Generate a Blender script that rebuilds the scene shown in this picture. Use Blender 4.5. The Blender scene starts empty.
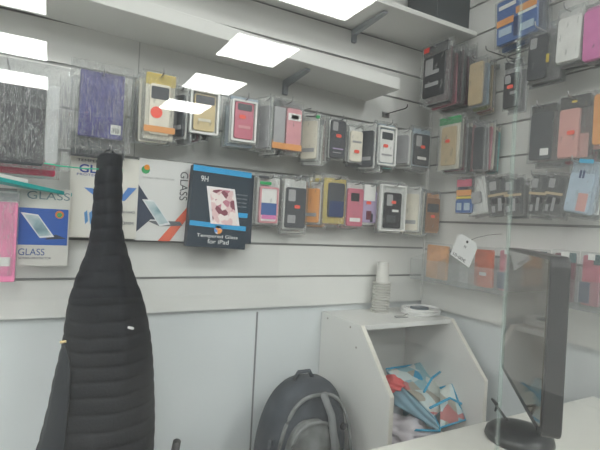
import bpy, bmesh, math, random
import numpy as np
from mathutils import Vector, Matrix
random.seed(7)
COL = bpy.context.scene.collection
PI = math.pi
CZ = 1.40                     # eye height above the floor
YB, XR = 1.5, 1.45            # back and right display walls

# ------------------------------------------------------------ camera model
f = 456.0
yaw = math.radians(28.7); roll = math.atan(.0528); pitch = math.atan(-1.8 / 456)
F0 = np.array([math.sin(yaw), math.cos(yaw), 0]); R0 = np.array([math.cos(yaw), -math.sin(yaw), 0]); U0 = np.array([0, 0, 1.])
FW = F0 * math.cos(pitch) + U0 * math.sin(pitch); U1 = U0 * math.cos(pitch) - F0 * math.sin(pitch)
RT = R0 * math.cos(roll) + U1 * math.sin(roll); UP = U1 * math.cos(roll) - R0 * math.sin(roll)
def ray(x, y): return FW + RT * (x - 300) / f + UP * (225 - y) / f
def onY(x, y, Y): r = ray(x, y); p = r * Y / r[1]; return Vector((p[0], p[1], p[2] + CZ))
def onX(x, y, X): r = ray(x, y); p = r * X / r[0]; return Vector((p[0], p[1], p[2] + CZ))
def onZ(x, y, Z): r = ray(x, y); p = r * (Z - CZ) / r[2]; return Vector((p[0], p[1], p[2] + CZ))

# ------------------------------------------------------------ materials
def new_mat(name):
    m = bpy.data.materials.new(name); m.use_nodes = True
    nt = m.node_tree; nt.nodes.clear()
    out = nt.nodes.new('ShaderNodeOutputMaterial')
    return m, nt, out
def N(nt, t, **kw):
    n = nt.nodes.new(t)
    for k, v in kw.items():
        if k in n.inputs: n.inputs[k].default_value = v
        else: setattr(n, k, v)
    return n
_mc = {}
def paint(col, rough=.5, metal=0, var=.06, scale=30, bump=0, bscale=80, spec=.5, name=None):
    key = (col, rough, metal, var, scale, bump, bscale, spec)
    if key in _mc: return _mc[key]
    m, nt, out = new_mat(name or 'paint')
    b = N(nt, 'ShaderNodeBsdfPrincipled', Roughness=rough, Metallic=metal)
    b.inputs['Specular IOR Level'].default_value = spec
    tc = N(nt, 'ShaderNodeTexCoord')
    ns = N(nt, 'ShaderNodeTexNoise', Scale=scale, Detail=3)
    nt.links.new(tc.outputs['Object'], ns.inputs['Vector'])
    r = N(nt, 'ShaderNodeValToRGB')
    r.color_ramp.elements[0].position = .3; r.color_ramp.elements[1].position = .7
    r.color_ramp.elements[0].color = tuple(c * (1 - var) for c in col) + (1,)
    r.color_ramp.elements[1].color = tuple(min(1, c * (1 + var)) for c in col) + (1,)
    nt.links.new(ns.outputs['Fac'], r.inputs['Fac']); nt.links.new(r.outputs['Color'], b.inputs['Base Color'])
    if bump:
        n2 = N(nt, 'ShaderNodeTexNoise', Scale=bscale, Detail=4)
        nt.links.new(tc.outputs['Object'], n2.inputs['Vector'])
        bp = N(nt, 'ShaderNodeBump', Strength=bump, Distance=.004)
        nt.links.new(n2.outputs['Fac'], bp.inputs['Height']); nt.links.new(bp.outputs['Normal'], b.inputs['Normal'])
    nt.links.new(b.outputs['BSDF'], out.inputs['Surface'])
    _mc[key] = m
    return m
def fresnel(nt, ior):
    """Fresnel of a thin sheet: the same reflectance from both sides"""
    ge = N(nt, 'ShaderNodeNewGeometry'); mr = N(nt, 'ShaderNodeMapRange')
    mr.inputs['To Min'].default_value = ior; mr.inputs['To Max'].default_value = 1 / ior
    nt.links.new(ge.outputs['Backfacing'], mr.inputs['Value'])
    fr = N(nt, 'ShaderNodeFresnel'); nt.links.new(mr.outputs[0], fr.inputs['IOR'])
    return fr
def clear_plastic(name, haze=.08, tint=(.95, .96, .96), rough=.12, bump=.5, sc=(60, 60, 14), ior=1.45, glint_streaks=0):
    m, nt, out = new_mat(name)
    tr = N(nt, 'ShaderNodeBsdfTransparent'); tr.inputs['Color'].default_value = tint + (1,)
    gl = N(nt, 'ShaderNodeBsdfGlossy', Roughness=rough)
    df = N(nt, 'ShaderNodeBsdfDiffuse'); df.inputs['Color'].default_value = (.93, .94, .95, 1)
    tc = N(nt, 'ShaderNodeTexCoord'); mp = N(nt, 'ShaderNodeMapping'); mp.inputs['Scale'].default_value = sc
    ns = N(nt, 'ShaderNodeTexNoise', Scale=1.0, Detail=3, Roughness=.6, Distortion=1.2)
    nt.links.new(tc.outputs['Object'], mp.inputs['Vector']); nt.links.new(mp.outputs['Vector'], ns.inputs['Vector'])
    bp = N(nt, 'ShaderNodeBump', Strength=bump, Distance=.02)
    nt.links.new(ns.outputs['Fac'], bp.inputs['Height']); nt.links.new(bp.outputs['Normal'], gl.inputs['Normal'])
    fr = fresnel(nt, ior); nt.links.new(bp.outputs['Normal'], fr.inputs['Normal'])
    m1 = N(nt, 'ShaderNodeMixShader'); m1.inputs[0].default_value = haze
    if glint_streaks:                       # white streaks painted in as the highlights of crumpled film
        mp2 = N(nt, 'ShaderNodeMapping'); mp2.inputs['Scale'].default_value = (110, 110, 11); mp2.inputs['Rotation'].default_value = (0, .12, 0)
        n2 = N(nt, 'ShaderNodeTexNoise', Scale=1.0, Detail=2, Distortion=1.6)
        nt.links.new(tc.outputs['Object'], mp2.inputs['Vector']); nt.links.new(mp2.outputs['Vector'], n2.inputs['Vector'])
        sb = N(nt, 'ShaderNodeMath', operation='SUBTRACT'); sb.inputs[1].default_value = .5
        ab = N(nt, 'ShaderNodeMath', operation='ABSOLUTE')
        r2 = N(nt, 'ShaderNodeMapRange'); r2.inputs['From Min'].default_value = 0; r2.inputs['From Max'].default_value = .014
        r2.inputs['To Min'].default_value = haze + glint_streaks; r2.inputs['To Max'].default_value = haze
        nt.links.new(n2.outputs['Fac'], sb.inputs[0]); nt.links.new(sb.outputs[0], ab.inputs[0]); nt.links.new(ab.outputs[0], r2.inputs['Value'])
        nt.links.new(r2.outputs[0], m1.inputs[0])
    nt.links.new(tr.outputs[0], m1.inputs[1]); nt.links.new(df.outputs[0], m1.inputs[2])
    m2 = N(nt, 'ShaderNodeMixShader'); nt.links.new(fr.outputs[0], m2.inputs[0])
    nt.links.new(m1.outputs[0], m2.inputs[1]); nt.links.new(gl.outputs[0], m2.inputs[2])
    nt.links.new(m2.outputs[0], out.inputs['Surface'])
    return m
def pane_glass(name, ior=1.52, dust=.018):
    m, nt, out = new_mat(name)
    tr = N(nt, 'ShaderNodeBsdfTransparent'); tr.inputs['Color'].default_value = (.985, .992, .99, 1)
    gl = N(nt, 'ShaderNodeBsdfGlossy', Roughness=0.0)
    df = N(nt, 'ShaderNodeBsdfTranslucent'); df.inputs['Color'].default_value = (.8, .8, .79, 1)
    d2 = N(nt, 'ShaderNodeBsdfDiffuse'); d2.inputs['Color'].default_value = (.8, .8, .79, 1)
    ad = N(nt, 'ShaderNodeMixShader'); ad.inputs[0].default_value = .5
    nt.links.new(df.outputs[0], ad.inputs[1]); nt.links.new(d2.outputs[0], ad.inputs[2])
    tc = N(nt, 'ShaderNodeTexCoord')
    ns = N(nt, 'ShaderNodeTexNoise', Scale=7.0, Detail=5, Roughness=.6, Distortion=.8)
    nt.links.new(tc.outputs['Object'], ns.inputs['Vector'])
    rp = N(nt, 'ShaderNodeMapRange'); rp.inputs['From Min'].default_value = .35; rp.inputs['From Max'].default_value = .75
    rp.inputs['To Min'].default_value = dust * .25; rp.inputs['To Max'].default_value = dust * 1.6
    nt.links.new(ns.outputs['Fac'], rp.inputs['Value'])
    fr = fresnel(nt, ior)
    m1 = N(nt, 'ShaderNodeMixShader'); nt.links.new(rp.outputs[0], m1.inputs[0])
    nt.links.new(tr.outputs[0], m1.inputs[1]); nt.links.new(ad.outputs[0], m1.inputs[2])
    m2 = N(nt, 'ShaderNodeMixShader'); nt.links.new(fr.outputs[0], m2.inputs[0])
    nt.links.new(m1.outputs[0], m2.inputs[1]); nt.links.new(gl.outputs[0], m2.inputs[2])
    nt.links.new(m2.outputs[0], out.inputs['Surface'])
    return m
def pattern(name, cols, scale=25, rough=.5, kind='voronoi'):
    m, nt, out = new_mat(name)
    b = N(nt, 'ShaderNodeBsdfPrincipled', Roughness=rough)
    tc = N(nt, 'ShaderNodeTexCoord')
    if kind == 'voronoi':
        ns = N(nt, 'ShaderNodeTexVoronoi', Scale=scale); src = ns.outputs['Color']
    else:
        ns = N(nt, 'ShaderNodeTexNoise', Scale=scale, Detail=4); src = ns.outputs['Fac']
    nt.links.new(tc.outputs['Object'], ns.inputs['Vector'])
    r = N(nt, 'ShaderNodeValToRGB'); r.color_ramp.interpolation = 'CONSTANT' if kind == 'voronoi' else 'LINEAR'
    els = r.color_ramp.elements
    n = len(cols)
    lo, hi = (0, 1) if kind == 'voronoi' else (.3, .7)
    els[0].position = lo; els[0].color = cols[0] + (1,)
    els[1].position = lo + (hi - lo) * (n - 1) / n; els[1].color = cols[-1] + (1,)
    for i in range(1, n - 1):
        e = els.new(lo + (hi - lo) * i / n); e.color = cols[i] + (1,)
    nt.links.new(src, r.inputs['Fac']); nt.links.new(r.outputs['Color'], b.inputs['Base Color'])
    nt.links.new(b.outputs['BSDF'], out.inputs['Surface'])
    return m
def emitter(name, col, s):
    m, nt, out = new_mat(name)
    e = N(nt, 'ShaderNodeEmission', Strength=s); e.inputs['Color'].default_value = col + (1,)
    nt.links.new(e.outputs[0], out.inputs['Surface'])
    return m

WHITE = paint((.74, .74, .72), .45, var=.03, scale=4, name='white laminate')
LOWW = paint((.70, .735, .75), .5, var=.03, scale=2, name='cool white panel')
ALU = paint((.30, .30, .30), .45, metal=.3, name='groove insert')
STEEL = paint((.45, .45, .46), .3, metal=1, name='chromed wire')
DKWIRE = paint((.10, .10, .10), .4, metal=.5, name='dark wire')
BLACK = paint((.02, .021, .024), .35, name='black plastic')
SLEEVE = clear_plastic('clear sleeve', .05, bump=1.0, rough=.10, ior=1.7, sc=(90, 90, 22), glint_streaks=.32)
BAGPL = clear_plastic('clear bag', .045, bump=1.0, sc=(110, 110, 14), rough=.07, ior=1.8, glint_streaks=.62)
ACRYL = clear_plastic('clear acrylic', .07, bump=.05, rough=.05, ior=1.5)
EDGEC = clear_plastic('pane edge', .05, tint=(.9, .95, .93), bump=0)
EDGE = paint((.50, .58, .56), .25, name='glass edge')

# ------------------------------------------------------------ mesh builder
class MB:
    def __init__(s): s.bm = bmesh.new()
    def box(s, x0, x1, y0, y1, z0, z1):
        v = [s.bm.verts.new(p) for p in [(x0, y0, z0), (x1, y0, z0), (x1, y1, z0), (x0, y1, z0), (x0, y0, z1), (x1, y0, z1), (x1, y1, z1), (x0, y1, z1)]]
        for q in [(3, 2, 1, 0), (4, 5, 6, 7), (0, 1, 5, 4), (1, 2, 6, 5), (2, 3, 7, 6), (3, 0, 4, 7)]: s.bm.faces.new([v[i] for i in q])
        return s
    def prism(s, pts, a0, a1, axis='y'):
        """extrude a closed outline given in the two other axes from a0 to a1"""
        mk = {'y': lambda p, a: (p[0], a, p[1]), 'x': lambda p, a: (a, p[0], p[1]), 'z': lambda p, a: (p[0], p[1], a)}[axis]
        A = [s.bm.verts.new(mk(p, a0)) for p in pts]; B = [s.bm.verts.new(mk(p, a1)) for p in pts]
        s.bm.faces.new(A); s.bm.faces.new(B[::-1])
        n = len(pts)
        for i in range(n): s.bm.faces.new([A[i], B[i], B[(i + 1) % n], A[(i + 1) % n]])
        return s
    def rrect(s, x0, x1, z0, z1, r, y0, y1, seg=5):
        r = min(r, (x1 - x0) / 2.01, (z1 - z0) / 2.01)
        s.prism(rr(x0, x1, z0, z1, r, seg), y0, y1); return s
    def frame(s, o, i, y0, y1):
        """ring between two outlines of equal point count"""
        V = [[s.bm.verts.new((p[0], y, p[1])) for p in L] for L, y in ((o, y0), (i, y0), (o, y1), (i, y1))]
        n = len(o)
        for k in range(n):
            j = (k + 1) % n
            s.bm.faces.new([V[0][k], V[0][j], V[1][j], V[1][k]]); s.bm.faces.new([V[2][j], V[2][k], V[3][k], V[3][j]])
            s.bm.faces.new([V[0][j], V[0][k], V[2][k], V[2][j]]); s.bm.faces.new([V[1][k], V[1][j], V[3][j], V[3][k]])
        return s
    def disc(s, cx, cz, r, y0, y1, n=20):
        return s.prism([(cx + r * math.cos(2 * PI * k / n), cz + r * math.sin(2 * PI * k / n)) for k in range(n)], y0, y1)
    def tube(s, pts, r, n=8, closed=False):
        pts = [Vector(p) for p in pts]; rings = []
        m = len(pts)
        for i, p in enumerate(pts):
            a = pts[(i - 1) % m] if (closed or i > 0) else p; b = pts[(i + 1) % m] if (closed or i < m - 1) else p
            t = (b - a).normalized(); up = Vector((0, 0, 1)) if abs(t.z) < .9 else Vector((1, 0, 0))
            u = t.cross(up).normalized(); w = t.cross(u)
            rad = r[i] if isinstance(r, (list, tuple)) else r
            rings.append([s.bm.verts.new(p + (u * math.cos(2 * PI * k / n) + w * math.sin(2 * PI * k / n)) * rad) for k in range(n)])
        for i in range(m if closed else m - 1):
            A, B = rings[i], rings[(i + 1) % m]
            for k in range(n): s.bm.faces.new([A[k], A[(k + 1) % n], B[(k + 1) % n], B[k]])
        if not closed: s.bm.faces.new(rings[0][::-1]); s.bm.faces.new(rings[-1])
        return s
    def lathe(s, prof, cx=0, cy=0, n=28):
        rings = [[s.bm.verts.new((cx + r * math.cos(2 * PI * k / n), cy + r * math.sin(2 * PI * k / n), z)) for k in range(n)] for r, z in prof]
        for A, B in zip(rings, rings[1:]):
            for k in range(n): s.bm.faces.new([A[k], A[(k + 1) % n], B[(k + 1) % n], B[k]])
        s.bm.faces.new(rings[0][::-1]); s.bm.faces.new(rings[-1]); return s
    def grid(s, fn, nu, nv, closed_u=False):
        V = [[s.bm.verts.new(fn(i / (nu if closed_u else nu - 1), j / (nv - 1))) for i in range(nu)] for j in range(nv)]
        for j in range(nv - 1):
            for i in range(nu if closed_u else nu - 1):
                k = (i + 1) % nu
                s.bm.faces.new([V[j][i], V[j][k], V[j + 1][k], V[j + 1][i]])
        return V
    def build(s, name, mat, parent=None, bevel=0, smooth=False, loc=None, solid=0):
        bmesh.ops.recalc_face_normals(s.bm, faces=s.bm.faces)
        me = bpy.data.meshes.new(name); s.bm.to_mesh(me); s.bm.free()
        me.materials.append(mat)
        if smooth:
            for p in me.polygons: p.use_smooth = True
        o = bpy.data.objects.new(name, me); COL.objects.link(o)
        if parent: o.parent = parent
        if loc is not None: o.location = loc
        if bevel:
            b = o.modifiers.new('b', 'BEVEL'); b.width = bevel; b.segments = 2; b.limit_method = 'ANGLE'
        if solid:
            q = o.modifiers.new('s', 'SOLIDIFY'); q.thickness = solid; q.offset = 0
        return o
def rr(x0, x1, z0, z1, r, seg=5):
    P = []
    for cx, cz, a in ((x1 - r, z1 - r, 0), (x0 + r, z1 - r, 90), (x0 + r, z0 + r, 180), (x1 - r, z0 + r, 270)):
        for k in range(seg + 1):
            t = math.radians(a + 90 * k / seg); P.append((cx + r * math.cos(t), cz + r * math.sin(t)))
    return P
def tag(o, label=None, cat=None, group=None, kind=None):
    if label: o['label'] = label
    if cat: o['category'] = cat
    if group: o['group'] = group
    if kind: o['kind'] = kind
    return o
def thing(name, label, cat, loc=(0, 0, 0), rz=0, group=None):
    o = bpy.data.objects.new(name, None); COL.objects.link(o); o.empty_display_size = .05
    o.location = loc; o.rotation_euler = (0, 0, rz)
    return tag(o, label, cat, group)
def text(body, x, z, w, h, y, mat, parent, ang=0, name='lettering', bold=0):
    c = bpy.data.curves.new(name, 'FONT'); c.body = body; c.size = 1; c.extrude = .002; c.offset = bold
    c.align_x = 'CENTER'; c.align_y = 'CENTER'; c.materials.append(mat)
    o = bpy.data.objects.new(name, c); COL.objects.link(o); o.parent = parent
    bpy.context.view_layer.update()
    me = bpy.data.meshes.new_from_object(o.evaluated_get(bpy.context.evaluated_depsgraph_get()))
    d = o.dimensions.copy(); bpy.data.objects.remove(o); me.name = name
    if not me.materials: me.materials.append(mat)
    o = bpy.data.objects.new(name, me); COL.objects.link(o); o.parent = parent
    o.scale = (w / max(d.x, .01), h / max(d.y, .01), .1)
    o.rotation_euler = Matrix.Rotation(PI / 2, 3, 'X').to_euler()
    if ang: o.rotation_euler = (Matrix.Rotation(ang, 3, 'Y') @ Matrix.Rotation(PI / 2, 3, 'X')).to_euler()
    o.location = (x, y, z)
    return o

# ------------------------------------------------------------ setting
FL = 0.0; CEIL = CZ + 1.55
GB = [CZ + z for z in (-.200, -.081, .05, .176, .30, .422, .546, .655, .772, .895, 1.018, 1.141, 1.264, 1.387, 1.51)]
GR = [CZ + z for z in (-.206, -.085, .037, .160, .283, .405, .530, .655, .781, .903, 1.026, 1.149, 1.272, 1.395, 1.518)]
def slatwall(name, length, zbot, ztop, grooves, axis):
    g = .0042; dep = .011
    prof = [(0, zbot)]
    for z in grooves:
        prof += [(0, z - g), (dep, z - g), (dep, z + g), (0, z + g)]
    prof += [(0, ztop), (.02, ztop), (.02, zbot)]
    m = MB()
    if axis == 'x': m.prism([(YB + d, z) for d, z in prof], length[0], length[1], 'x')
    else: m.prism([(XR + d, z) for d, z in prof], length[0], length[1], 'y')
    w = tag(m.build(name, WHITE), kind='structure')
    return w
slatwall('wall_back', (-2.6, XR), CZ - .312, CEIL, GB, 'x')
slatwall('wall_right', (.32, YB), CZ - .332, CEIL, GR, 'y')
m = MB()
for z in GB:
    m.box(-2.6, XR, YB + .0075, YB + .0108, z - .0041, z + .0041)
tag(m.build('trim_1', ALU), kind='structure')
m = MB()
for z in GR:
    m.box(XR + .0075, XR + .0108, .32, YB, z - .0041, z + .0041)
tag(m.build('trim_2', ALU), kind='structure')
tag(MB().box(-2.6, XR + .12, YB + .0205, YB + .12, 0, CEIL).build('wall_back_lower', LOWW), kind='structure')
tag(MB().box(XR + .0205, XR + .12, .32, YB + .02, 0, CEIL).build('wall_right_lower', LOWW), kind='structure')
sx = onY(257, 318, YB + .02).x
tag(MB().box(sx - .003, sx + .003, YB + .018, YB + .022, 0, CZ - .33).build('trim_3', paint((.22, .23, .24), .6)), kind='structure')
sx = onY(139, 60, YB).x
tag(MB().box(sx - .0012, sx + .0012, YB - .0006, YB + .004, CZ + .16, CEIL).build('trim_4', paint((.42, .42, .42), .6)), kind='structure')
tag(MB().box(XR - .006, XR, YB - .006, YB, CZ - .31, CEIL).build('trim_5', WHITE), kind='structure')
tag(MB().box(-4, 4, -7.5, .36, -.1, 0).build('floor', paint((.13, .125, .12), .35, var=.2, scale=3)), kind='structure')
tag(MB().box(-4, 4, .36, 1.65, -.1, 0).build('floor_behind_counter', paint((.66, .65, .62), .35, var=.06, scale=3)), kind='structure')
tag(MB().box(-4, 4, -7.5, 1.65, CEIL, CEIL + .1).build('ceiling', paint((.60, .61, .62), .7, var=.03, scale=3)), kind='structure')
SHOPW = paint((.60, .60, .58), .6, var=.1, scale=1.2)
tag(MB().box(-4.1, -4, -7.5, 1.65, 0, CEIL).build('wall_left', paint((.30, .30, .30), .6, var=.3, scale=1.5)), kind='structure')
tag(MB().box(4, 4.1, -7.5, 1.65, 0, CEIL).build('wall_far_right', SHOPW), kind='structure')
tag(MB().box(-4, 4, -7.6, -7.5, 0, CEIL).build('wall_front', paint((.10, .10, .11), .6, var=.3, scale=1.5)), kind='structure')
tag(MB().box(-4, -2.6, YB + .02, YB + .12, 0, CEIL).build('wall_back_side', SHOPW), kind='structure')
tag(MB().box(XR + .12, 4, YB + .02, YB + .12, 0, CEIL).build('wall_back_corner', SHOPW), kind='structure')

tag(MB().box(-2.56, -2.50, .36, YB - .001, 0, CEIL).build('bounce_panel_left', WHITE), kind='structure')  # unseen white panel added to bounce light towards shelves and cabinet

# ceiling lights: a regular grid of 60 cm panels, the same rows the pane mirrors, plus one added fill lamp
LAMP = emitter('lamp diffuser', (.985, 1.0, .965), 9.0)
rows = [(-2.30, -1.70), (-3.59, -2.99), (-4.87, -4.23), (-6.16, -5.5), (-1.02, -.42), (.45, 1.05)]
cols = [(1.29, 1.88), (-.70, -.10), (-2.7, -2.1)]
rn = ['second', 'third', 'fourth', 'fifth', 'first', 'added unseen fill lamp behind the screen,']
cn = ['right hand', 'middle', 'left hand']
for ri, (ya, yb) in enumerate(rows):
    for ci, (xa, xb) in enumerate(cols):
        if ri == 5:
            if ci != 2: continue
            xa, xb = -2.0, -1.4  # off the grid: unseen lamp added to fill right wall and cabinet side
        t = thing('ceiling_light', 'square white ceiling light panel, %s row from the glass screen, %s column' % (rn[ri], cn[ci]), 'ceiling light', ((xa + xb) / 2, (ya + yb) / 2, CEIL), group='ceiling light panels')
        hx, hy = (xb - xa) / 2, (yb - ya) / 2
        MB().box(-hx, hx, -hy, hy, -.006, -.002).build('diffuser', LAMP, t)
        fm = MB()
        for a in ((-hx - .012, hx + .012, -hy - .012, -hy), (-hx - .012, hx + .012, hy, hy + .012), (-hx - .012, -hx, -hy, hy), (hx, hx + .012, -hy, hy)):
            fm.box(*a, -.01, -.001)
        fm.build('frame', WHITE, t)

# ------------------------------------------------------------ shelves on the back wall
BR = paint((.34, .36, .39), .5, name='shelf bracket')
def shelf(label, xl, xr, z, depth, th, brackets, tilt=0):
    t = thing('wall_shelf', label, 'shelf', (xl, YB, z), group='long white wall shelves')
    t.rotation_euler = (0, tilt, 0)
    MB().box(0, xr - xl, -depth, -.001, 0, th).build('board', WHITE, t, bevel=.002)
    for bx in brackets:
        x = bx - xl
        MB().prism([(-.001, -.055), (-.001, -.003), (-depth * .86, -.003), (-depth * .86, -.012), (-.016, -.026), (-.016, -.055)], x - .009, x + .009, 'x').build('bracket', BR, t, bevel=.001)
    return t
shelf('upper white wall shelf reaching the right wall, with grey bracket below', .2, XR - .004, CZ + .775, .232, .018, [onY(354, 38, YB - .008).x, .35])
ta = onY(150, 18, YB - .2); tb = onY(400, 90, YB - .2)
tilt = math.atan((ta.z - tb.z) / (tb.x - ta.x))
ze = ta.z + (ta.x + 1.2) * math.tan(tilt)
shelf('lower white wall shelf above the tablet cases, ending left of the corner', -1.2, tb.x, ze, .2, .042, [onY(286, 84, YB - .008).x, -.2], tilt)

# black box on the upper shelf near the corner
p = onY(437, 8, YB - .1)
t = thing('storage_box', 'black box lying on the upper white shelf in the corner', 'box', (p.x + .06, YB - .10, CZ + .794))
MB().box(-.14, .12, -.085, .09, 0, .20).build('box_body', paint((.05, .06, .065), .5), t, bevel=.003)
MB().box(-.145, .125, -.09, .095, .17, .235).build('lid', paint((.09, .10, .11), .5), t, bevel=.003)

# ------------------------------------------------------------ packs on hooks
CC = dict(black=(.025, .027, .033), charcoal=(.07, .075, .085), pink=(.66, .32, .35), hotpink=(.72, .24, .50), rose=(.55, .16, .22), gold=(.62, .50, .28),
          yellow=(.72, .55, .12), orange=(.72, .33, .12), white=(.78, .78, .76), grey=(.36, .36, .37), lilac=(.45, .36, .55), maroon=(.16, .035, .06),
          tan=(.50, .40, .26), brown=(.30, .15, .08), blue=(.08, .15, .36), teal=(.05, .38, .36), green=(.04, .36, .12), peach=(.62, .34, .31),
          paleblue=(.42, .52, .62), navy=(.03, .05, .14), red=(.80, .06, .05), cream=(.72, .68, .58), indigo=(.09, .09, .34), cyan=(.05, .38, .62), olive=(.3, .33, .15))
def cm(c, rough=.4, **k): return paint(CC[c], rough, **k)
STK = paint((.90, .13, .09), .5, name='red sticker')
def pillow(w, h, th, seed, name, mat, parent, y=0):
    rnd = random.Random(seed); ph = [rnd.uniform(0, 6) for _ in range(6)]
    m = MB()
    def side(sg):
        def fn(u, v):
            e = max(0, min(1, 6 * u, 6 * (1 - u), 7 * v, 5 * (1 - v)))
            b = th / 2 * math.sin(e * PI / 2)
            wv = .0022 * math.sin(ph[0] + 9 * u + 5 * v) * math.sin(ph[1] + 13 * v) + .0012 * math.sin(ph[2] + 25 * u + 7 * v)
            return (-w / 2 + w * u, y + sg * (b + e * abs(wv)) + .0008 * sg, h * v)
        return fn
    m.grid(side(-1), 10, 13); m.grid(side(1), 10, 13)
    bmesh.ops.remove_doubles(m.bm, verts=m.bm.verts, dist=.0001)
    return m.build(name, mat, parent, smooth=True)
def hook(p, depth, rz, desc, gl):
    t = thing('display_hook', desc, 'hook', p, rz, gl)
    MB().tube([(0, depth, 0), (0, -.028, 0), (0, -.036, .004), (0, -.038, .016)], .0022).build('rod', STEEL, t, smooth=True)
    MB().box(-.016, .016, depth - .003, depth, -.012, .008).build('wall_plate', STEEL, t, bevel=.001)
    return t
def place(plane, bb, d):
    x0, y0, x1, y1 = bb; xm, ym = (x0 + x1) / 2, (y0 + y1) / 2
    g = (lambda x, y: onY(x, y, YB - d)) if plane == 'B' else (lambda x, y: onX(x, y, XR - d))
    a, b = g(x0, ym), g(x1, ym)
    top, bot = g(xm, y0), g(xm, y1)
    return bot, (b - a).length, top.z - bot.z
seedc = [0]
def fill_pack(t, w, h, s, th):
    """front detail of a hanging pack; fractions of w,h from bottom left; local -y faces out"""
    X = lambda u: -w / 2 + w * u
    if s.get('card'):
        MB().rrect(X(.05), X(.95), h * .03, h * s.get('ctop', .97), .004, -.001, .0012).build('backing_card', cm(s['card'], .6), t)
    y = -.0012
    if s.get('frame'):
        fr = s['frame'][1:]
        x0, z0, x1, z1 = X(fr[0]), h * fr[1], X(fr[2]), h * fr[3]
        MB().frame(rr(x0, x1, z0, z1, .006), rr(x0 + .006, x1 - .006, z0 + .006, z1 - .006, .004), y - th * .8, y).build('tray_frame', cm(s['frame'][0], .4), t)
    if s.get('case'):
        c = s['case']; x0, z0, x1, z1 = X(c[1]), h * c[2], X(c[3]), h * c[4]
        cs = MB().rrect(x0, x1, z0, z1, .008, y - th * .62, y).build('phone_case', cm(c[0], .35), t, bevel=.0015)
        cw = (x1 - x0)
        if s.get('cam', 1):
            MB().rrect(x0 + cw * .10, x0 + cw * .45, z1 - cw * .62, z1 - cw * .10, .004, y - th * .62 - .0012, y - th * .62).build('camera_opening', cm('black' if c[0] not in ('black', 'charcoal') else 'grey', .3), cs)
    if s.get('win'):
        c = s['win']
        MB().rrect(X(c[1]), X(c[3]), h * c[2], h * c[4], .003, y - th * .62 - .0016, y - th * .62 + .0005).build('printed_panel', cm(c[0], .3), t)
    for c in s.get('prints', ()):
        MB().rrect(X(c[1]), X(c[3]), h * c[2], h * c[4], .0015, y - th * .62 - .0022, y - th * .62 - .0004).build('printed_label', cm(c[0], .4), t)
    if s.get('sticker'):
        c = s['sticker']
        MB().disc(X(c[0]), h * c[1], c[2], y - th * .62 - .0034, y - th * .62 - .0012).build('price_sticker', STK, t)
    if s.get('oval'):
        for c in ([s['oval']] if not isinstance(s['oval'], list) else s['oval']):
            MB().rrect(X(c[0]) - .011, X(c[0]) + .011, h * c[1] - .006, h * c[1] + .006, .005, y - th * .62 - .0034, y - th * .62 - .0016).build('price_sticker', STK, t)
    if s.get('band'):
        c = s['band']
        MB().rrect(X(.02), X(.98), h * c[1], h * c[2], .003, -th * .62 - .004, -th * .62 - .002).build('colour_band', cm(c[0], .4), t)
    if s.get('header'):
        c = s['header']
        MB().rrect(X(.04), X(.96), h * (1 - c[1]), h * 1.0, .003, -.004, .004).build('header_card', cm(c[0], .45), t)
CNAME = dict(rose='dark pink', gold='gold-coloured', hotpink='bright pink', paleblue='pale blue', maroon='maroon', peach='peach pink', cream='cream', indigo='indigo')
def stack(plane, bb, d, label, spec, behind=(), th=.016, step=.011, gname=None, tilt=0, sleeve=True, hk=True, cat='phone case pack', name='phone_case_pack', smat=None, dx=0):
    seedc[0] += 1
    p, w, h = place(plane, bb, d)
    rz = (0 if plane == 'B' else -PI / 2) + spec.get('yaw', 0)
    if 'yaw' in spec: w = min(.075, w / max(.3, math.cos(spec['yaw'])))
    wall = 'back' if plane == 'B' else 'right'
    out = Vector((0, -1, 0)) if plane == 'B' else Vector((-1, 0, 0))
    if 'yaw' in spec: out = Vector((math.sin(rz), -math.cos(rz), 0))
    side = Vector((1, 0, 0)) if plane == 'B' else Vector((0, -1, 0))
    t = thing(name, label, cat, p, rz, gname)
    t.rotation_euler = (0, tilt, rz)
    fill_pack(t, w, h, spec, th)
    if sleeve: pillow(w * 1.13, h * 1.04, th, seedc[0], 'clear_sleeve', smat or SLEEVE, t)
    zt = p.z + h - .008
    short = spec['short']
    if hk:
        hook(Vector((p.x, p.y, zt)), d, 0 if plane == 'B' else -PI / 2, 'thin metal hook on the %s wall carrying the %s' % (wall, short), 'display hooks')
    seen = {}
    for i, c in enumerate(behind):
        jx = 0 if 'yaw' in spec else random.uniform(-.010, .010) * (1 if plane == 'B' else .6) + (0 if 'yaw' in spec else dx * (i + 1))
        q = p - out * (th + step * i + .004) + side * jx
        q.z += random.uniform(-.012, .009)
        if (q - p).length > d - .004: break
        b = thing(name, '', cat, q, rz + random.uniform(-.06, .06), 'packs hanging behind the ' + short)
        b.rotation_euler = (0, tilt + random.uniform(-.03, .03), b.rotation_euler.z)
        nm = CNAME.get(c, c)
        b['label'] = '%s pack hanging behind the %s on the %s wall' % (nm, short, wall)
        W = w * random.uniform(.92, 1.04); H = h * random.uniform(.93, 1.0)
        MB().rrect(-W * .46, W * .46, H * .03, H * .92, .006, -.0028, .0028).build('phone_case', cm(c, .4), b)
        MB().rrect(-W * .47, W * .47, H * .90, H * .99, .002, -.0008, .0008).build('header_card', cm(random.choice(['white', 'grey', 'cream']), .5), b)
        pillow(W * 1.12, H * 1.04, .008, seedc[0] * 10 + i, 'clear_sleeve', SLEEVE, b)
    return t, w, h

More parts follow.
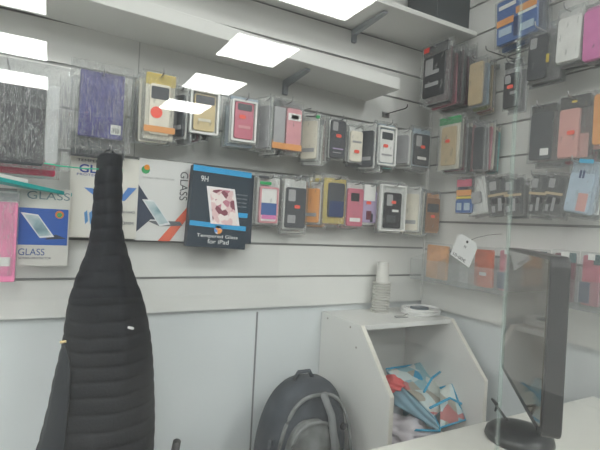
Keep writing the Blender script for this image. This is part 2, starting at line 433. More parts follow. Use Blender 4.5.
# --- back wall, first row
t, w, h = stack('B', (-42, 80, 50, 163), .15, 'big black tablet case in a crinkled clear bag at the left end', dict(short='big black tablet case'), sleeve=False, name='tablet_case_pack', cat='tablet case', hk=False)
MB().rrect(-w * .5, w * .44, 0, h * .99, .008, -.010, .004).build('tablet_case', paint((.035, .037, .045), .45, var=.25, scale=14, bump=.8, bscale=26), t, bevel=.002)
MB().rrect(w * .45, w * .60, .008, h * 1.02, .010, -.013, .006).build('clear_edge', clear_plastic('frosted bag edge', .45, bump=.5), t, bevel=.002)
bg = pillow(w * 1.42, h * 1.32, .034, 3, 'clear_bag', BAGPL, t); bg.location = (w * .05, 0, -h * .04)
hook(Vector((p.x if False else t.location.x, t.location.y, t.location.z + h * 1.18)), .15, 0, 'thin metal hook on the back wall carrying the big black tablet case', 'display hooks')
t, w, h = stack('B', (-45, 154, 57, 173), .11, 'crimson tablet folder under the big black tablet case', dict(short='crimson tablet folder'), sleeve=False, hk=False, name='tablet_folder', cat='tablet case')
MB().rrect(-w / 2, w / 2, 0, h, .006, -.008, .008).build('cover', paint((.62, .04, .11), .5, bump=.3), t, bevel=.002)
MB().box(-w / 2, w / 2 * .86, -.010, .006, h * 1.02, h * 1.15).build('dark_flap', paint((.06, .12, .15), .5), t, bevel=.001)
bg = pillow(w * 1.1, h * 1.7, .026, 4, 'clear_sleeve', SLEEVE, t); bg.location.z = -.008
t, w, h = stack('B', (78, 73, 122, 138), .12, 'indigo blue tablet case in a glossy crinkled bag', dict(short='indigo tablet case'), sleeve=False, name='tablet_case_pack', cat='tablet case', behind=('black', 'charcoal', 'cream'))
MB().rrect(-w / 2, w / 2, 0, h, .004, -.010, .004).build('tablet_case', paint((.05, .045, .24), .4, var=.25, scale=40, bump=.8, bscale=70), t, bevel=.0015)
MB().rrect(w * .22, w * .46, h * .07, h * .22, .002, -.0114, -.0098).build('barcode_label', cm('white'), t)
m_ = MB()
for k in range(7): m_.box(w * (.25 + .026 * k), w * (.25 + .026 * k + (.008, .014)[k % 2]), -.0120, -.0112, h * .09, h * .17)
m_.build('barcode', cm('black'), t)
bg = pillow(w * 1.42, h * 1.36, .03, 5, 'clear_bag', BAGPL, t); bg.location.z = -h * .20
p, w2, h2 = place('B', (70, 134, 124, 158), .085)
t = thing('tablet_case_pack', 'dark plastic-wrapped pack below and behind the indigo tablet case', 'tablet case', p)
MB().rrect(-w2 / 2, w2 / 2, 0, h2, .004, -.006, .006).build('tablet_case', cm('charcoal'), t, bevel=.002)
pillow(w2 * 1.05, h2 * 1.1, .02, 6, 'clear_sleeve', BAGPL, t)

stack('B', (142, 74, 174, 142), .13, 'yellow and clear case pack with a large round red sticker', dict(short='yellow pack with the round sticker', card='cream', header=('yellow', .17), case=('cream', .16, .10, .80, .84),
      win=('charcoal', .20, .62, .74, .80), sticker=(.38, .42, .0165), band=('orange', .13, .22), cam=0), ('cream', 'yellow', 'white', 'olive', 'grey', 'white'), step=.012, dx=-.003)
stack('B', (187, 90, 218, 136), .13, 'gold phone case in a white framed tray', dict(short='gold framed case', card='white', frame=('white', .04, .03, .96, .97), case=('gold', .16, .10, .84, .88), win=('charcoal', .2, .68, .8, .86), cam=0,
      prints=[('cream', .3, .3, .7, .36)]), ('grey', 'black', 'maroon', 'charcoal', 'grey', 'green'), dx=-.007)
stack('B', (227, 98, 257, 145), .13, 'pink phone case in a clear sleeve with blue topped card', dict(short='pink sleeved case', card='white', frame=('white', .08, .06, .9, .94), case=('rose', .18, .12, .80, .90), win=('charcoal', .26, .72, .72, .86), cam=0,
      oval=(.42, .58), prints=[('pink', .3, .34, .7, .40)], header=('paleblue', .07)), ('paleblue', 'grey', 'white', 'charcoal', 'grey', 'teal'), dx=.003)
stack('B', (270, 101, 300, 151), .14, 'pink and grey flip case pack with an orange bottom band', dict(short='orange-banded pink pack', card='orange', ctop=.2, case=('pink', .46, .12, .96, .86), prints=[('white', .50, .62, .92, .76), ('grey', .05, .14, .40, .84), ('charcoal', .6, .65, .84, .73)],
      band=('orange', .02, .14), cam=0), ('pink', 'white', 'orange', 'grey', 'cream', 'grey', 'white'), dx=.005)
stack('B', (327, 119, 344, 160), .12, 'black phone case with an oval red sticker in a white tray', dict(short='black tray case', card='white', case=('charcoal', .08, .04, .92, .96), oval=(.5, .58), prints=[('lilac', .2, .25, .8, .28), ('grey', .2, .16, .7, .18)]), ('white', 'grey', 'white', 'grey', 'white'), dx=-.008)
stack('B', (347, 126, 361, 164), .12, 'narrow white phone case pack with a small red sticker', dict(short='narrow white pack', card='white', case=('cream', .08, .06, .92, .86), oval=(.5, .32), prints=[('grey', .2, .55, .8, .60)], cam=0), ('white', 'charcoal', 'grey', 'black', 'navy'), dx=.006)
stack('B', (374, 123, 394, 167), .13, 'white phone case with black window in a bright tray', dict(short='white tray case', card='paleblue', frame=('white', .04, .03, .96, .92), case=('white', .16, .10, .84, .84), win=('charcoal', .24, .62, .76, .78), oval=(.42, .47), cam=0,
      prints=[('grey', .25, .25, .75, .29)]), ('white', 'teal', 'charcoal', 'grey', 'black', 'grey'), dx=.006)
stack('B', (410, 128, 429, 168), .12, 'black phone case pack with red sticker next to the corner', dict(short='black pack beside the corner', card='paleblue', case=('charcoal', .08, .06, .88, .84), oval=(.5, .52), prints=[('white', .25, .2, .7, .27)]), ('grey', 'charcoal', 'teal', 'black', 'grey'), dx=.006)

# packs seen nearly edge-on in the gaps
for bb, d, cols_, ya_, lb, sh in (((171, 88, 186, 141), .11, ('grey', 'charcoal', 'maroon', 'white'), -1.15, 'charcoal pack turned edge-on between the yellow and gold cases', 'edge-on charcoal pack'),
        ((258, 98, 268, 152), .11, ('white', 'grey', 'charcoal', 'white'), -1.15, 'light grey pack turned edge-on right of the pink sleeved case', 'edge-on light grey pack'),
        ((302, 114, 316, 162), .11, ('white', 'cream', 'pink', 'white'), -1.0, 'pale pack turned edge-on under the green hook tip', 'edge-on pale pack'),
        ((361, 124, 371, 170), .12, ('charcoal', 'charcoal', 'white', 'black'), -1.15, 'dark grey pack turned edge-on left of the white tray case', 'edge-on dark grey pack'),
        ((395, 130, 407, 166), .10, ('white', 'grey', 'grey'), -1.1, 'grey pack turned edge-on right of the white tray case', 'edge-on grey back wall pack'),
        ((404, 187, 417, 233), .10, ('white', 'cream', 'charcoal', 'black'), -1.1, 'white pack turned edge-on beside the wide white tray', 'edge-on white pack'),
        ((306, 182, 318, 225), .07, ('orange', 'orange', 'tan'), -1.1, 'orange pack turned edge-on left of the yellow frame', 'edge-on orange pack')):
    stack('B', bb, d, lb, dict(short=sh, yaw=ya_, card='white', case=(cols_[1], .1, .06, .9, .85), cam=0, prints=[('grey', .2, .2, .8, .28)], header=('white', .08)), cols_, step=.013, dx=random.choice((-.004, .005)))

# green hook tips between the packs
p = onY(318, 117, YB - .16)
t = thing('display_hook', 'metal double hook with a green tip between the pink and black packs', 'hook', p)
MB().tube([(-.030, .03, .004), (0, 0, 0)], .002).build('rod', DKWIRE, t); MB().tube([(.002, .15, .05), (-.028, .0, .025)], .002).build('rod', STEEL, t)
MB().lathe([(.002, -.006), (.007, -.004), (.007, .004), (.002, .006)], n=12).build('green_tip', cm('green'), t)

# --- back wall, second row
stack('B', (254, 176, 279, 226), .07, 'white pack printed with a blue and pink phone', dict(short='white blue-printed pack', card='white', frame=('pink', .12, .06, .86, .78), case=('white', .16, .10, .82, .75), cam=0,
      prints=[('blue', .18, .22, .8, .46), ('hotpink', .22, .14, .8, .22), ('white', .25, .46, .42, .53), ('green', .1, .82, .55, .88), ('charcoal', .05, .94, .45, .99)]), ('white', 'grey', 'black'), dx=-.007)
stack('B', (281, 178, 305, 231), .08, 'dark phone case pack with red sticker beside the yellow pack', dict(short='dark second-row case', card='white', case=('charcoal', .1, .06, .92, .82), oval=(.55, .46), prints=[('grey', .18, .15, .5, .3)]), ('white', 'grey', 'cream'), dx=.004)
stack('B', (321, 177, 345, 225), .10, 'yellow framed pack with a slate phone', dict(short='yellow framed pack', card='yellow', case=('charcoal', .2, .16, .86, .88), win=('navy', .24, .18, .82, .5), cam=0), ('orange', 'yellow', 'gold', 'orange', 'tan'), dx=-.011)
stack('B', (344, 182, 361, 228), .10, 'dark pink phone case with black window', dict(short='dark pink window case', card='white', case=('rose', .04, .04, .96, .86), win=('black', .22, .58, .7, .76), cam=0, prints=[('white', .2, .14, .8, .22)]), ('peach', 'hotpink', 'pink'))
stack('B', (359, 184, 375, 226), .08, 'lilac pattern case with a folded white tag', dict(short='lilac pack', card='white', case=('lilac', .08, .08, .94, .84), oval=(.4, .55), prints=[('white', .1, .6, .8, .98), ('maroon', .3, .15, .6, .36), ('black', .55, .1, .7, .3)], cam=0), ('lilac', 'white', 'blue'))
stack('B', (377, 184, 403, 232), .11, 'black phone case in a wide white tray', dict(short='black case in the wide white tray', card='white', frame=('white', .02, .02, .98, .98), case=('black', .18, .08, .82, .82), oval=(.5, .62), prints=[('white', .46, .42, .7, .47), ('charcoal', .25, .2, .6, .35)]),
      ('white', 'red', 'grey', 'black', 'charcoal'), dx=.011)
stack('B', (421, 192, 438, 234), .10, 'brown and orange phone case pack at the corner', dict(short='brown corner pack', card='orange', case=('brown', .12, .06, .92, .86), oval=(.5, .42), win=('charcoal', .18, .52, .84, .72), cam=0), ('grey', 'brown', 'charcoal', 'green'), dx=-.004)

# --- boxes of screen protectors under the cases
def carton(bb, d, label, bodycol, th=.03, ang=0):
    p, w, h = place('B', bb, d)
    t = thing('screen_protector_box', label, 'box', p); t.rotation_euler = (0, ang, 0)
    MB().box(-w / 2, w / 2, 0, th, 0, h).build('carton', paint(bodycol, .45, var=.02), t, bevel=.001)
    return t, w, h
def pic(t, pts, mat, y=-.0012, name='printed_area', w=1, h=1):
    return MB().prism([(-w / 2 + w * u, h * v) for u, v in pts], y, y + .0010 if y < -.0013 else .0002).build(name, mat, t)
DK = paint((.045, .06, .10), .5); NAVY = paint((.03, .06, .30), .5); BLU = paint((.03, .12, .48), .5)
SCR = pattern('tablet screen print', [(.10, .2, .25), (.35, .5, .55), (.62, .7, .72)], 14, kind='noise')
def tablet_pic(t, w, h, pts, y=-.003):
    pic(t, pts, paint((.80, .82, .84), .4), y, 'printed_tablet', w, h)
    cx = sum(p[0] for p in pts) / 4; cy = sum(p[1] for p in pts) / 4
    pic(t, [(cx + (u - cx) * .82, cy + (v - cy) * .86) for u, v in pts], SCR, y - .001, 'printed_screen', w, h)
TB = thing
t, w, h = carton((68, 156, 137, 238), .05, 'white screen protector box with bold blue lettering behind the jacket', (.78, .76, .70))
text('TEMPERED', -w * .20, h * .925, w * .42, h * .030, -.0012, DK, t); text('GLASS', -w * .10, h * .825, w * .56, h * .10, -.0012, NAVY, t, bold=.02)
text('PROTECTOR', -w * .18, h * .755, w * .46, h * .028, -.0012, NAVY, t)
pic(t, [(.20, .60), (.32, .60), (.62, .42), (.50, .42)], paint((.10, .25, .62), .4), -.002, 'printed_tablet', w, h)
pic(t, [(.84, .64), (.97, .64), (.80, .47), (.70, .47)], paint((.10, .25, .62), .4), -.002, 'printed_tablet', w, h)
for k in range(3):
    pic(t, [(.22 + .07 * k, .30), (.26 + .07 * k, .33), (.28 + .07 * k, .20), (.24 + .07 * k, .16)], paint((.12, .3, .6), .4), -.002, 'printed_figure', w, h)
text('9H HARD', w * .36, h * .33, w * .2, h * .03, -.0012, DK, t); text('0.3MM', w * .34, h * .19, w * .22, h * .04, -.0012, DK, t)
t, w, h = carton((136, 160, 190, 241), .048, 'white screen protector box with a red diagonal and sideways lettering', (.76, .76, .75))
pic(t, [(0, .68), (.45, .26), (.25, .26), (0, .10)], DK, name='printed_area', w=w, h=h)
pic(t, [(.40, .0), (.62, .0), (1.0, .36), (1.0, .50)], paint((.80, .16, .09), .45), -.0018, w=w, h=h)
pic(t, [(.20, .24), (.42, .18), (.85, .20), (.80, .25), (.5, .25)], paint((.15, .16, .18), .5), -.0022, w=w, h=h)
tablet_pic(t, w, h, [(.08, .50), (.28, .50), (.62, .21), (.42, .18)])
text('GLASS', w * .33, h * .70, h * .36, w * .15, -.0012, paint((.10, .10, .11), .5), t, ang=PI / 2)
text('TEMPERED', w * .455, h * .78, h * .20, w * .06, -.0012, paint((.8, .15, .1), .5), t, ang=PI / 2)
MB().disc(-w * .38, h * .86, w * .075, -.0012, 0).build('round_logo', cm('green'), t); MB().disc(-w * .36, h * .89, w * .05, -.002, -.001).build('round_logo', paint((.8, .3, .03), .5), t)
text('SCREEN PROTECTOR', -w * .14, h * .765, w * .58, h * .02, -.0012, paint((.3, .3, .3), .5), t)
t, w, h = carton((191, 172, 252, 243), .058, 'black tablet glass box tucked behind the one with lettering', (.03, .045, .07), th=.03)
t, w, h = carton((187, 168, 246, 248), .10, 'black tablet glass box with blue bands and pink flower picture', (.018, .035, .055), th=.035, ang=.04)
CY = paint((.03, .36, .70), .4)
pic(t, [(0, .93), (1, .93), (1, 1), (0, 1)], CY, w=w, h=h); pic(t, [(.02, .26), (.98, .24), (.98, .30), (.02, .32)], CY, w=w, h=h)
pic(t, [(.82, .41), (.99, .41), (.99, .47), (.82, .47)], CY, w=w, h=h)
pic(t, [(.24, .76), (.72, .76), (.86, .30), (.36, .30)], paint((.85, .83, .84), .4), -.0025, 'printed_tablet', w, h)
pic(t, [(.29, .735), (.69, .735), (.81, .30), (.40, .30)], pattern('flower print', [(.55, .22, .28), (.78, .55, .56), (.88, .78, .76), (.25, .07, .10)], 60), -.0035, 'printed_picture', w, h)
MB().disc(-w * .0, h * .23, w * .07, -.0012, 0).build('round_logo', pattern('rainbow print', [(.1, .3, .7), (.8, .8, .8), (.8, .3, .05)], 120), t)
LT = paint((.80, .82, .82), .5)
text('Tempered Glass', w * .0, h * .145, w * .70, h * .055, -.0012, LT, t); text('for iPad', w * .02, h * .075, w * .36, h * .055, -.0012, LT, t)
text('9H', -w * .30, h * .84, w * .12, h * .07, -.0012, LT, t)
for k in range(4): text('ultra clear', w * .36, h * (.70 - .05 * k), w * .2, h * .02, -.0012, paint((.3, .33, .36), .5), t)
t, w, h = carton((14, 188, 68, 266), .075, 'blue and white glass screen protector box at lower left', (.72, .71, .67))
pic(t, [(.03, .27), (.97, .27), (.97, .74), (.03, .74)], BLU, w=w, h=h)
tablet_pic(t, w, h, [(.08, .68), (.40, .66), (.72, .38), (.45, .36)])
pic(t, [(.55, .34), (.95, .36), (.75, .41), (.6, .38)], DK, -.0022, w=w, h=h)
text('GLASS', -w * .19, h * .175, w * .48, h * .085, -.0012, paint((.06, .12, .34), .5), t); text('SCREEN PROTECTOR', -w * .12, h * .10, w * .6, h * .025, -.0012, DK, t)
MB().disc(w * .30, h * .67, w * .085, -.0028, -.0012).build('round_logo', paint((.75, .24, .05), .5), t); MB().disc(w * .30, h * .665, w * .05, -.0036, -.0026).build('round_logo', cm('green'), t)
text('GLASS', w * .08, h * .90, w * .80, h * .10, -.0012, paint((.22, .30, .32), .5), t)
# pink pack at the far left edge
t, w, h = stack('B', (-30, 192, 15, 282), .12, 'bright pink pack in clear plastic at the lower left edge', dict(short='bright pink left pack'), sleeve=False, hk=True, name='phone_case_pack')
MB().rrect(-w / 2, w / 2, 0, h * .90, .005, -.008, .004).build('phone_case', paint((.78, .24, .42), .45, var=.15, scale=30, bump=.4), t, bevel=.002)
MB().rrect(w * .05, w * .38, h * .18, h * .28, .002, -.0094, -.0078).build('barcode_label', cm('white'), t)
MB().rrect(-w / 2, w / 2, h * .91, h * 1.0, .003, -.004, .004).build('header_card', cm('grey'), t)
pillow(w * 1.06, h * 1.03, .022, 8, 'clear_sleeve', BAGPL, t)
# teal edged thin tablet box sticking out over it
a = onY(-40, 168, YB - .24); b = onY(72, 193, YB - .06)
t = thing('tablet_folder', 'thin teal-edged tablet folder sticking out above the pink pack', 'tablet case', (0, 0, 0))
def slab(name, z0, z1, mat, l=1.0, inset=0):
    m = MB(); d = (b - a); n = Vector((-.35, .94, 0)) * .12
    P = [a, a + d * l, a + d * l + n * .3, a + n]
    lo = [m.bm.verts.new(q + Vector((0, 0, z0))) for q in P]; hi = [m.bm.verts.new(q + Vector((0, 0, z1))) for q in P]
    m.bm.faces.new(lo[::-1]); m.bm.faces.new(hi)
    for i in range(4): m.bm.faces.new([lo[i], lo[(i + 1) % 4], hi[(i + 1) % 4], hi[i]])
    return m.build(name, mat, t, bevel=.001)
slab('teal_cover', -.010, 0, paint((.02, .42, .40), .4)); slab('white_tray', 0, .009, cm('white'), l=.55)

# --- right wall
stack('R', (498, -6, 538, 41), .11, 'dark blue printed pack with orange stripe at the top of the right wall', dict(short='blue printed pack', card='blue', case=('blue', .04, .03, .96, .97), cam=0,
      prints=[('orange', .05, .42, .45, .56), ('orange', .5, .56, .96, .70), ('white', .1, .78, .5, .86), ('paleblue', .1, .2, .4, .36), ('white', .55, .5, .95, .55), ('navy', .45, .1, .56, .5), ('paleblue', .6, .15, .9, .3), ('white', .55, .82, .9, .9)]),
      ('navy', 'blue', 'blue', 'navy'), tilt=-.05)
stack('R', (524, 28, 555, 82), .12, 'black phone case in a roomy clear sleeve, upper right', dict(short='upper right black case', case=('charcoal', .14, .04, .72, .84), prints=[('yellow', .72, .3, .80, .45)]), ('grey', 'charcoal', 'grey'), tilt=.03)
stack('R', (556, 10, 581, 64), .13, 'white phone case pack between the black and pink cases', dict(short='white upper right pack', card='white', case=('white', .06, .04, .94, .84), cam=0), ('grey', 'maroon', 'charcoal', 'white'), tilt=.03)
stack('R', (583, 2, 622, 60), .13, 'bright magenta pink case at the upper right edge', dict(short='magenta pink case', card='hotpink', case=('hotpink', .04, .04, .96, .90), cam=0), ('rose', 'grey', 'charcoal'))
stack('R', (421, 46, 446, 104), .17, 'black case pack with red dot fronting the thick cluster at the corner', dict(short='black pack fronting the corner cluster', case=('black', .1, .12, .9, .82), header=('charcoal', .16), prints=[('grey', .2, .3, .7, .36), ('grey', .2, .5, .7, .56), ('red', .1, .9, .3, .98)]),
      ('maroon', 'charcoal', 'maroon', 'rose', 'black', 'maroon', 'grey', 'charcoal', 'maroon', 'black', 'maroon', 'grey'), step=.0115, th=.012)
stack('R', (468, 60, 484, 108), .10, 'tan phone case pack in a clear sleeve', dict(short='tan sleeved pack', case=('tan', .1, .06, .9, .92), cam=0), ('paleblue', 'olive', 'tan', 'peach', 'grey', 'tan'), step=.012, dx=-.003)
stack('R', (503, 62, 520, 110), .15, 'slim black case with red sticker on a long hook', dict(short='slim black case on the long hook', card='grey', case=('black', .10, .04, .90, .74), oval=(.5, .46), header=('charcoal', .14), prints=[('grey', .2, .54, .5, .66), ('grey', .5, .3, .8, .36)]), ('grey',))
stack('R', (437, 118, 459, 171), .12, 'cream phone case with green header card', dict(short='green headed pack', card='cream', header=('green', .13), case=('tan', .2, .10, .84, .82), oval=(.5, .55), cam=0), ('cream', 'maroon', 'grey', 'charcoal', 'rose', 'white', 'grey', 'maroon'), step=.011, th=.012, dx=.002)
stack('R', (473, 123, 484, 172), .09, 'edge-on grey pack at the right end of the green headed cluster', dict(short='edge-on grey pack', card='grey', case=('charcoal', .1, .05, .9, .9), cam=0), ('grey', 'rose', 'cream', 'charcoal', 'teal'), dx=.002)
stack('R', (528, 106, 554, 163), .12, 'black phone case with small white label on the right wall', dict(short='black case with white label', case=('charcoal', .08, .05, .88, .86), header=('black', .13), prints=[('white', .52, .12, .82, .24)], cam=0), ('maroon', 'charcoal', 'grey'), tilt=.02)
stack('R', (556, 97, 588, 160), .12, 'peach pink phone case under a black header card', dict(short='peach case under black header', card='peach', ctop=.4, header=('black', .19), case=('peach', .08, .04, .70, .80), oval=(.48, .42), cam=0, prints=[('yellow', .45, .885, .6, .915)]), ('maroon', 'grey', 'rose', 'charcoal'), tilt=.02)
stack('R', (592, 90, 622, 150), .12, 'orange phone case cut by the right edge of the view', dict(short='orange edge case', card='peach', case=('orange', .05, .1, .95, .94), cam=0), ('brown', 'grey', 'rose'))
# third row: blister packs leaning
stack('R', (456, 178, 474, 214), .10, 'small blue and orange printed pack on the right wall', dict(short='small blue and orange pack', card='navy', case=('blue', .05, .03, .95, .4), cam=0, prints=[('orange', .1, .5, .9, .66), ('rose', .1, .75, .9, .95), ('paleblue', .15, .1, .4, .3), ('yellow', .1, .42, .9, .48), ('paleblue', .55, .1, .85, .3)]), ('navy', 'blue'))
stack('R', (470, 176, 489, 215), .10, 'pale grey accessory pack leaning beside the small blue pack', dict(short='pale leaning pack', card='white', case=('grey', .25, .3, .75, .6), cam=0), ('white', 'grey'), tilt=-.18)
for k, (bb, tl, lb, sh) in enumerate([((490, 176, 512, 216), -.12, 'black charger blister pack next to the pale leaning pack', 'first black blister pack'), ((505, 177, 524, 216), -.05, 'second black charger blister pack, half behind its neighbour', 'second black blister pack'),
                              ((527, 174, 546, 216), .10, 'black charger blister pack right of the gap', 'third black blister pack'), ((542, 174, 561, 216), .16, 'black charger blister pack beside the pale blue bag', 'fourth black blister pack')]):
    stack('R', bb, .09 + .012 * (k % 2), lb, dict(short=sh, card='charcoal', case=('black', .2, .30, .8, .46), cam=0, prints=[('grey', .15, .66, .45, .88), ('tan', .05, .50, .95, .56), ('grey', .5, .12, .65, .44), ('charcoal', .7, .64, .9, .9), ('grey', .2, .1, .35, .26)]), ('charcoal', 'green' if k == 0 else 'grey'), tilt=tl)
stack('R', (561, 160, 592, 215), .11, 'pale blue clear bag with a blue clip', dict(short='pale blue bag', card='paleblue', case=('paleblue', .1, .05, .85, .75), cam=0, prints=[('navy', .40, .66, .46, .8), ('navy', .5, .66, .56, .8), ('cyan', .3, .93, .75, 1.0), ('peach', .5, .08, .8, .4)]), ('paleblue', 'white', 'grey'), tilt=.16)

# --- acrylic tray along the right wall with small packs
ya = onX(600, 270, XR - .07).y; yb_ = 1.44; zt0 = onX(520, 300, XR - .07).z; zt1 = zt0 + .145
zt0 = CZ - .205
t = thing('acrylic_tray', 'long clear acrylic tray fixed along the right wall', 'tray', (XR, yb_, zt0))
L = yb_ - .40
MB().box(-.125, -.001, -L, 0, 0, .004).build('base', ACRYL, t, bevel=.0005)
MB().box(-.129, -.125, -L, 0, 0, .085).build('front_panel', ACRYL, t, bevel=.0005)
MB().box(-.004, -.001, -L, 0, 0, .12).build('back_panel', ACRYL, t, bevel=.0005)
for k in range(8):
    yy = -L * k / 7 if k else -.002
    MB().prism([(-.124, .004), (-.005, .004), (-.005, .12), (-.124, .085)], yy - .0015, yy + .0015, 'y').build('divider', ACRYL, t)
bins = [((425, 243, 448, 276), 'orange', 'orange phone case standing at the corner end of the acrylic tray'), ((449, 250, 470, 281), 'white', 'clear empty case box behind the hanging white tag'), ((473, 247, 494, 285), 'redorange', 'red-orange boxed case right of the white tag'),
        ((498, 248, 518, 288), 'rose', 'dark pink boxed case with white sticker, left of the screen'), ((524, 249, 546, 292), 'rose', 'dark pink boxed case with white sticker, behind the dark screen'), ((552, 250, 574, 296), 'maroon', 'maroon boxed case with white sticker, right of the dark screen'), ((580, 252, 600, 302), 'rose', 'dark pink boxed case at the right edge of the tray')]
CC['redorange'] = (.68, .13, .05)
for k, (bb, c, lb) in enumerate(bins):
    p, w, h = place('R', bb, .075)
    p.z = zt0 + .005; h = max(.10, onX((bb[0] + bb[2]) / 2, bb[1], XR - .075).z - p.z)
    t = thing('boxed_phone_case', lb, 'phone case box', p, -PI / 2, 'boxed cases in the acrylic tray')
    t.rotation_euler = (0, random.uniform(-.03, .03), -PI / 2 + random.uniform(-.1, .1))
    if c != 'white': MB().rrect(-w * .44, w * .44, .006, h * .94, .006, -.006, .006).build('phone_case', cm(c, .4, var=.25, scale=22), t, bevel=.001)
    MB().rrect(-w / 2, w / 2, 0, h, .003, -.013, .013).build('clear_box', ACRYL, t)
    if c not in ('white', 'orange'):
        MB().box(-w * .1, w * .25, -.0140, -.0131, h * (.32 if c == 'redorange' else .86), h * (.40 if c == 'redorange' else .97)).build('white_sticker', cm('white'), t)
    if c in ('rose', 'maroon'):
        MB().box(-w * .5, w * .0, -.0100, -.0065, h * .08, h * .45).build('blue_insert', cm('navy'), t)
        MB().box(w * .15, w * .5, -.0100, -.0065, h * .78, h * .96).build('dark_insert', paint((.05, .13, .15), .5), t)

# white price tag on a string
a = onX(480, 228, XR - .15)
c0 = onX(470, 236, XR - .15); c1 = onX(462, 264, XR - .15)
t = thing('price_tag', 'white handwritten price tag card hanging on a string over the tray', 'price tag', onX(464, 250, XR - .15), -PI / 2)
t.rotation_euler = (0, .42, -PI / 2); t.scale = (1.15, 1, 1.05)
MB().prism([(-.042, -.042), (.042, -.042), (.042, .030), (.030, .044), (-.030, .044), (-.042, .030)], -.0008, .0008).build('card', paint((.82, .83, .83), .5, var=.02), t)
MB().disc(0, .031, .0045, -.0014, .0014).build('eyelet', cm('black'), t)
text('10-00€', -.006, -.032, .062, .012, -.0012, cm('black'), t, name='handwriting')
text('N', .0, .012, .008, .010, -.0012, cm('black'), t, name='handwriting')
m = MB(); m.tube([(0, -.001, .031), (.012, .02, .055), (.022, .06, .072), (.026, .12, .08)], .0009, n=6); m.build('string', DKWIRE, t)

# ------------------------------------------------------------ bare hooks visible on the walls
def bare(px, py, plane, d, label):
    p = onY(px, py, YB - d) if plane == 'B' else onX(px, py, XR - d)
    t = thing('display_hook', label, 'hook', p, 0 if plane == 'B' else -PI / 2, 'display hooks')
    MB().tube([(0, d, 0), (0, .008, 0), (0, 0, .004), (0, -.002, .014)], .0022).build('rod', DKWIRE, t, smooth=True)
    MB().box(-.018, .018, d - .003, d, -.014, .008).build('wall_plate', STEEL, t)
bare(407, 108, 'B', .13, 'empty metal hook on the back wall below the corner cluster')
bare(486, 50, 'R', .16, 'empty long metal hook left of the upper right black case')

# ------------------------------------------------------------ jacket
prof = [(156, 97.5, 122), (159, 96.5, 123), (170, 95, 123), (190, 92.5, 123), (208, 91.5, 123), (225, 90, 123), (238, 88.5, 125), (250, 86, 128), (262, 81, 131.5), (275, 75.5, 135), (288, 71, 140), (300, 67, 144), (318, 64, 148), (337, 61.5, 151), (356, 57, 153), (375, 52, 154),
        (395, 48, 154.5), (410, 44, 155), (430, 38.5, 155), (450, 32, 154), (480, 24, 153), (520, 16, 152), (560, 10, 152)]
JY = YB - .235
zs = []; J = []
for y, xl, xr in prof:
    A, B = onY(xl, y, JY), onY(xr, y, JY); J.append(((A.z + B.z) / 2, A.x, B.x))
J.sort()
zz = [q[0] for q in J]; xl_ = [q[1] for q in J]; xr_ = [q[2] for q in J]
zmin, zmax = zz[0], zz[-1]
jx0 = float(np.interp(zmax, zz, xl_) + np.interp(zmax, zz, xr_)) / 2
JK = thing('quilted_jacket', 'black quilted puffer jacket hanging from a hook by its neck', 'jacket', (jx0, JY, zmin))
def quilt(z, x):
    q = (zmax - z) / .037 + .14 * math.sin(x * 14 + 1) + .13 * math.sin(z * 21)
    return abs(math.sin(q * PI))
def jfn(u, v):
    z = zmin + (zmax - zmin) * v
    xl, xr = float(np.interp(z, zz, xl_)), float(np.interp(z, zz, xr_))
    cx, hw = (xl + xr) / 2, (xr - xl) / 2
    th = 2 * PI * u
    dp = .045 + .075 * min(1, hw / .14)
    c, s_ = math.cos(th), math.sin(th)
    r = quilt(z, c * .12) ** .35
    fold = .006 * math.sin(c * 4 + z * 4) + .0025 * math.sin(c * 9 - z * 9)
    puff = .0045 * (r - .6)
    X = cx + (hw - .003 + puff * .7) * math.copysign(abs(c) ** .85, c)
    Y = JY + (dp + puff * 1.6) * s_ + fold * (1 if s_ < 0 else .2) * min(1, hw / .1)
    if s_ > 0: Y = JY + (dp * .55) * s_
    return (X - jx0, Y - JY, z - zmin)
m = MB(); V = m.grid(jfn, 84, 300, closed_u=True); m.bm.faces.new(V[-1]); m.bm.faces.new(V[0][::-1])
JM = paint((.008, .010, .014), .7, var=.25, scale=50, bump=.25, bscale=160, spec=.25, name='quilted nylon')
m.build('jacket_body', JM, JK, smooth=True)
m = MB(); m.tube([(-.014, 0, zmax - zmin - .01), (-.010, .01, zmax - zmin + .012), (.0, .012, zmax - zmin + .018), (.010, .01, zmax - zmin + .012), (.014, 0, zmax - zmin - .01)], .003)
m.build('hanging_loop', cm('black'), JK)
q = onY(63, 341, JY - .05); MB().tube([(q.x - jx0 - .006, q.y - JY - .01, q.z - zmin), (q.x - jx0 + .006, q.y - JY - .014, q.z - zmin + .002)], .0035).build('zipper_pull', paint((.55, .42, .22), .3, metal=.8), JK)
# front flap edge running down from the zipper pull
FC = [(345, 64), (358, 68.5), (372, 70.5), (400, 69), (425, 66.5), (450, 64), (500, 57), (545, 50)]
def flap(u, v):
    py = 346 + 195 * v; xc = float(np.interp(py, [a_ for a_, _ in FC], [b_ for _, b_ in FC]))
    P = onY(xc, py, JY - .09); z = P.z
    xl = float(np.interp(z, zz, xl_)); xr = float(np.interp(z, zz, xr_)); cx, hw = (xl + xr) / 2, (xr - xl) / 2
    X = xl + .003 + (P.x - xl - .003) * u
    c = -min(1, (abs(X - cx) / hw)) ** (1 / .85)
    fold = .006 * math.sin(c * 4 + z * 4) + .0025 * math.sin(c * 9 - z * 9)
    Y = -(.045 + .075 * min(1, hw / .14) + .006) * math.sqrt(max(0, 1 - c * c)) + fold - .004
    return (X - jx0, Y, z - zmin)
m = MB(); m.grid(flap, 9, 40)
m.build('front_placket', paint((.014, .018, .024), .6, spec=.3, name='placket nylon'), JK, smooth=True, solid=.004)
q = onY(131, 328, JY - .115)
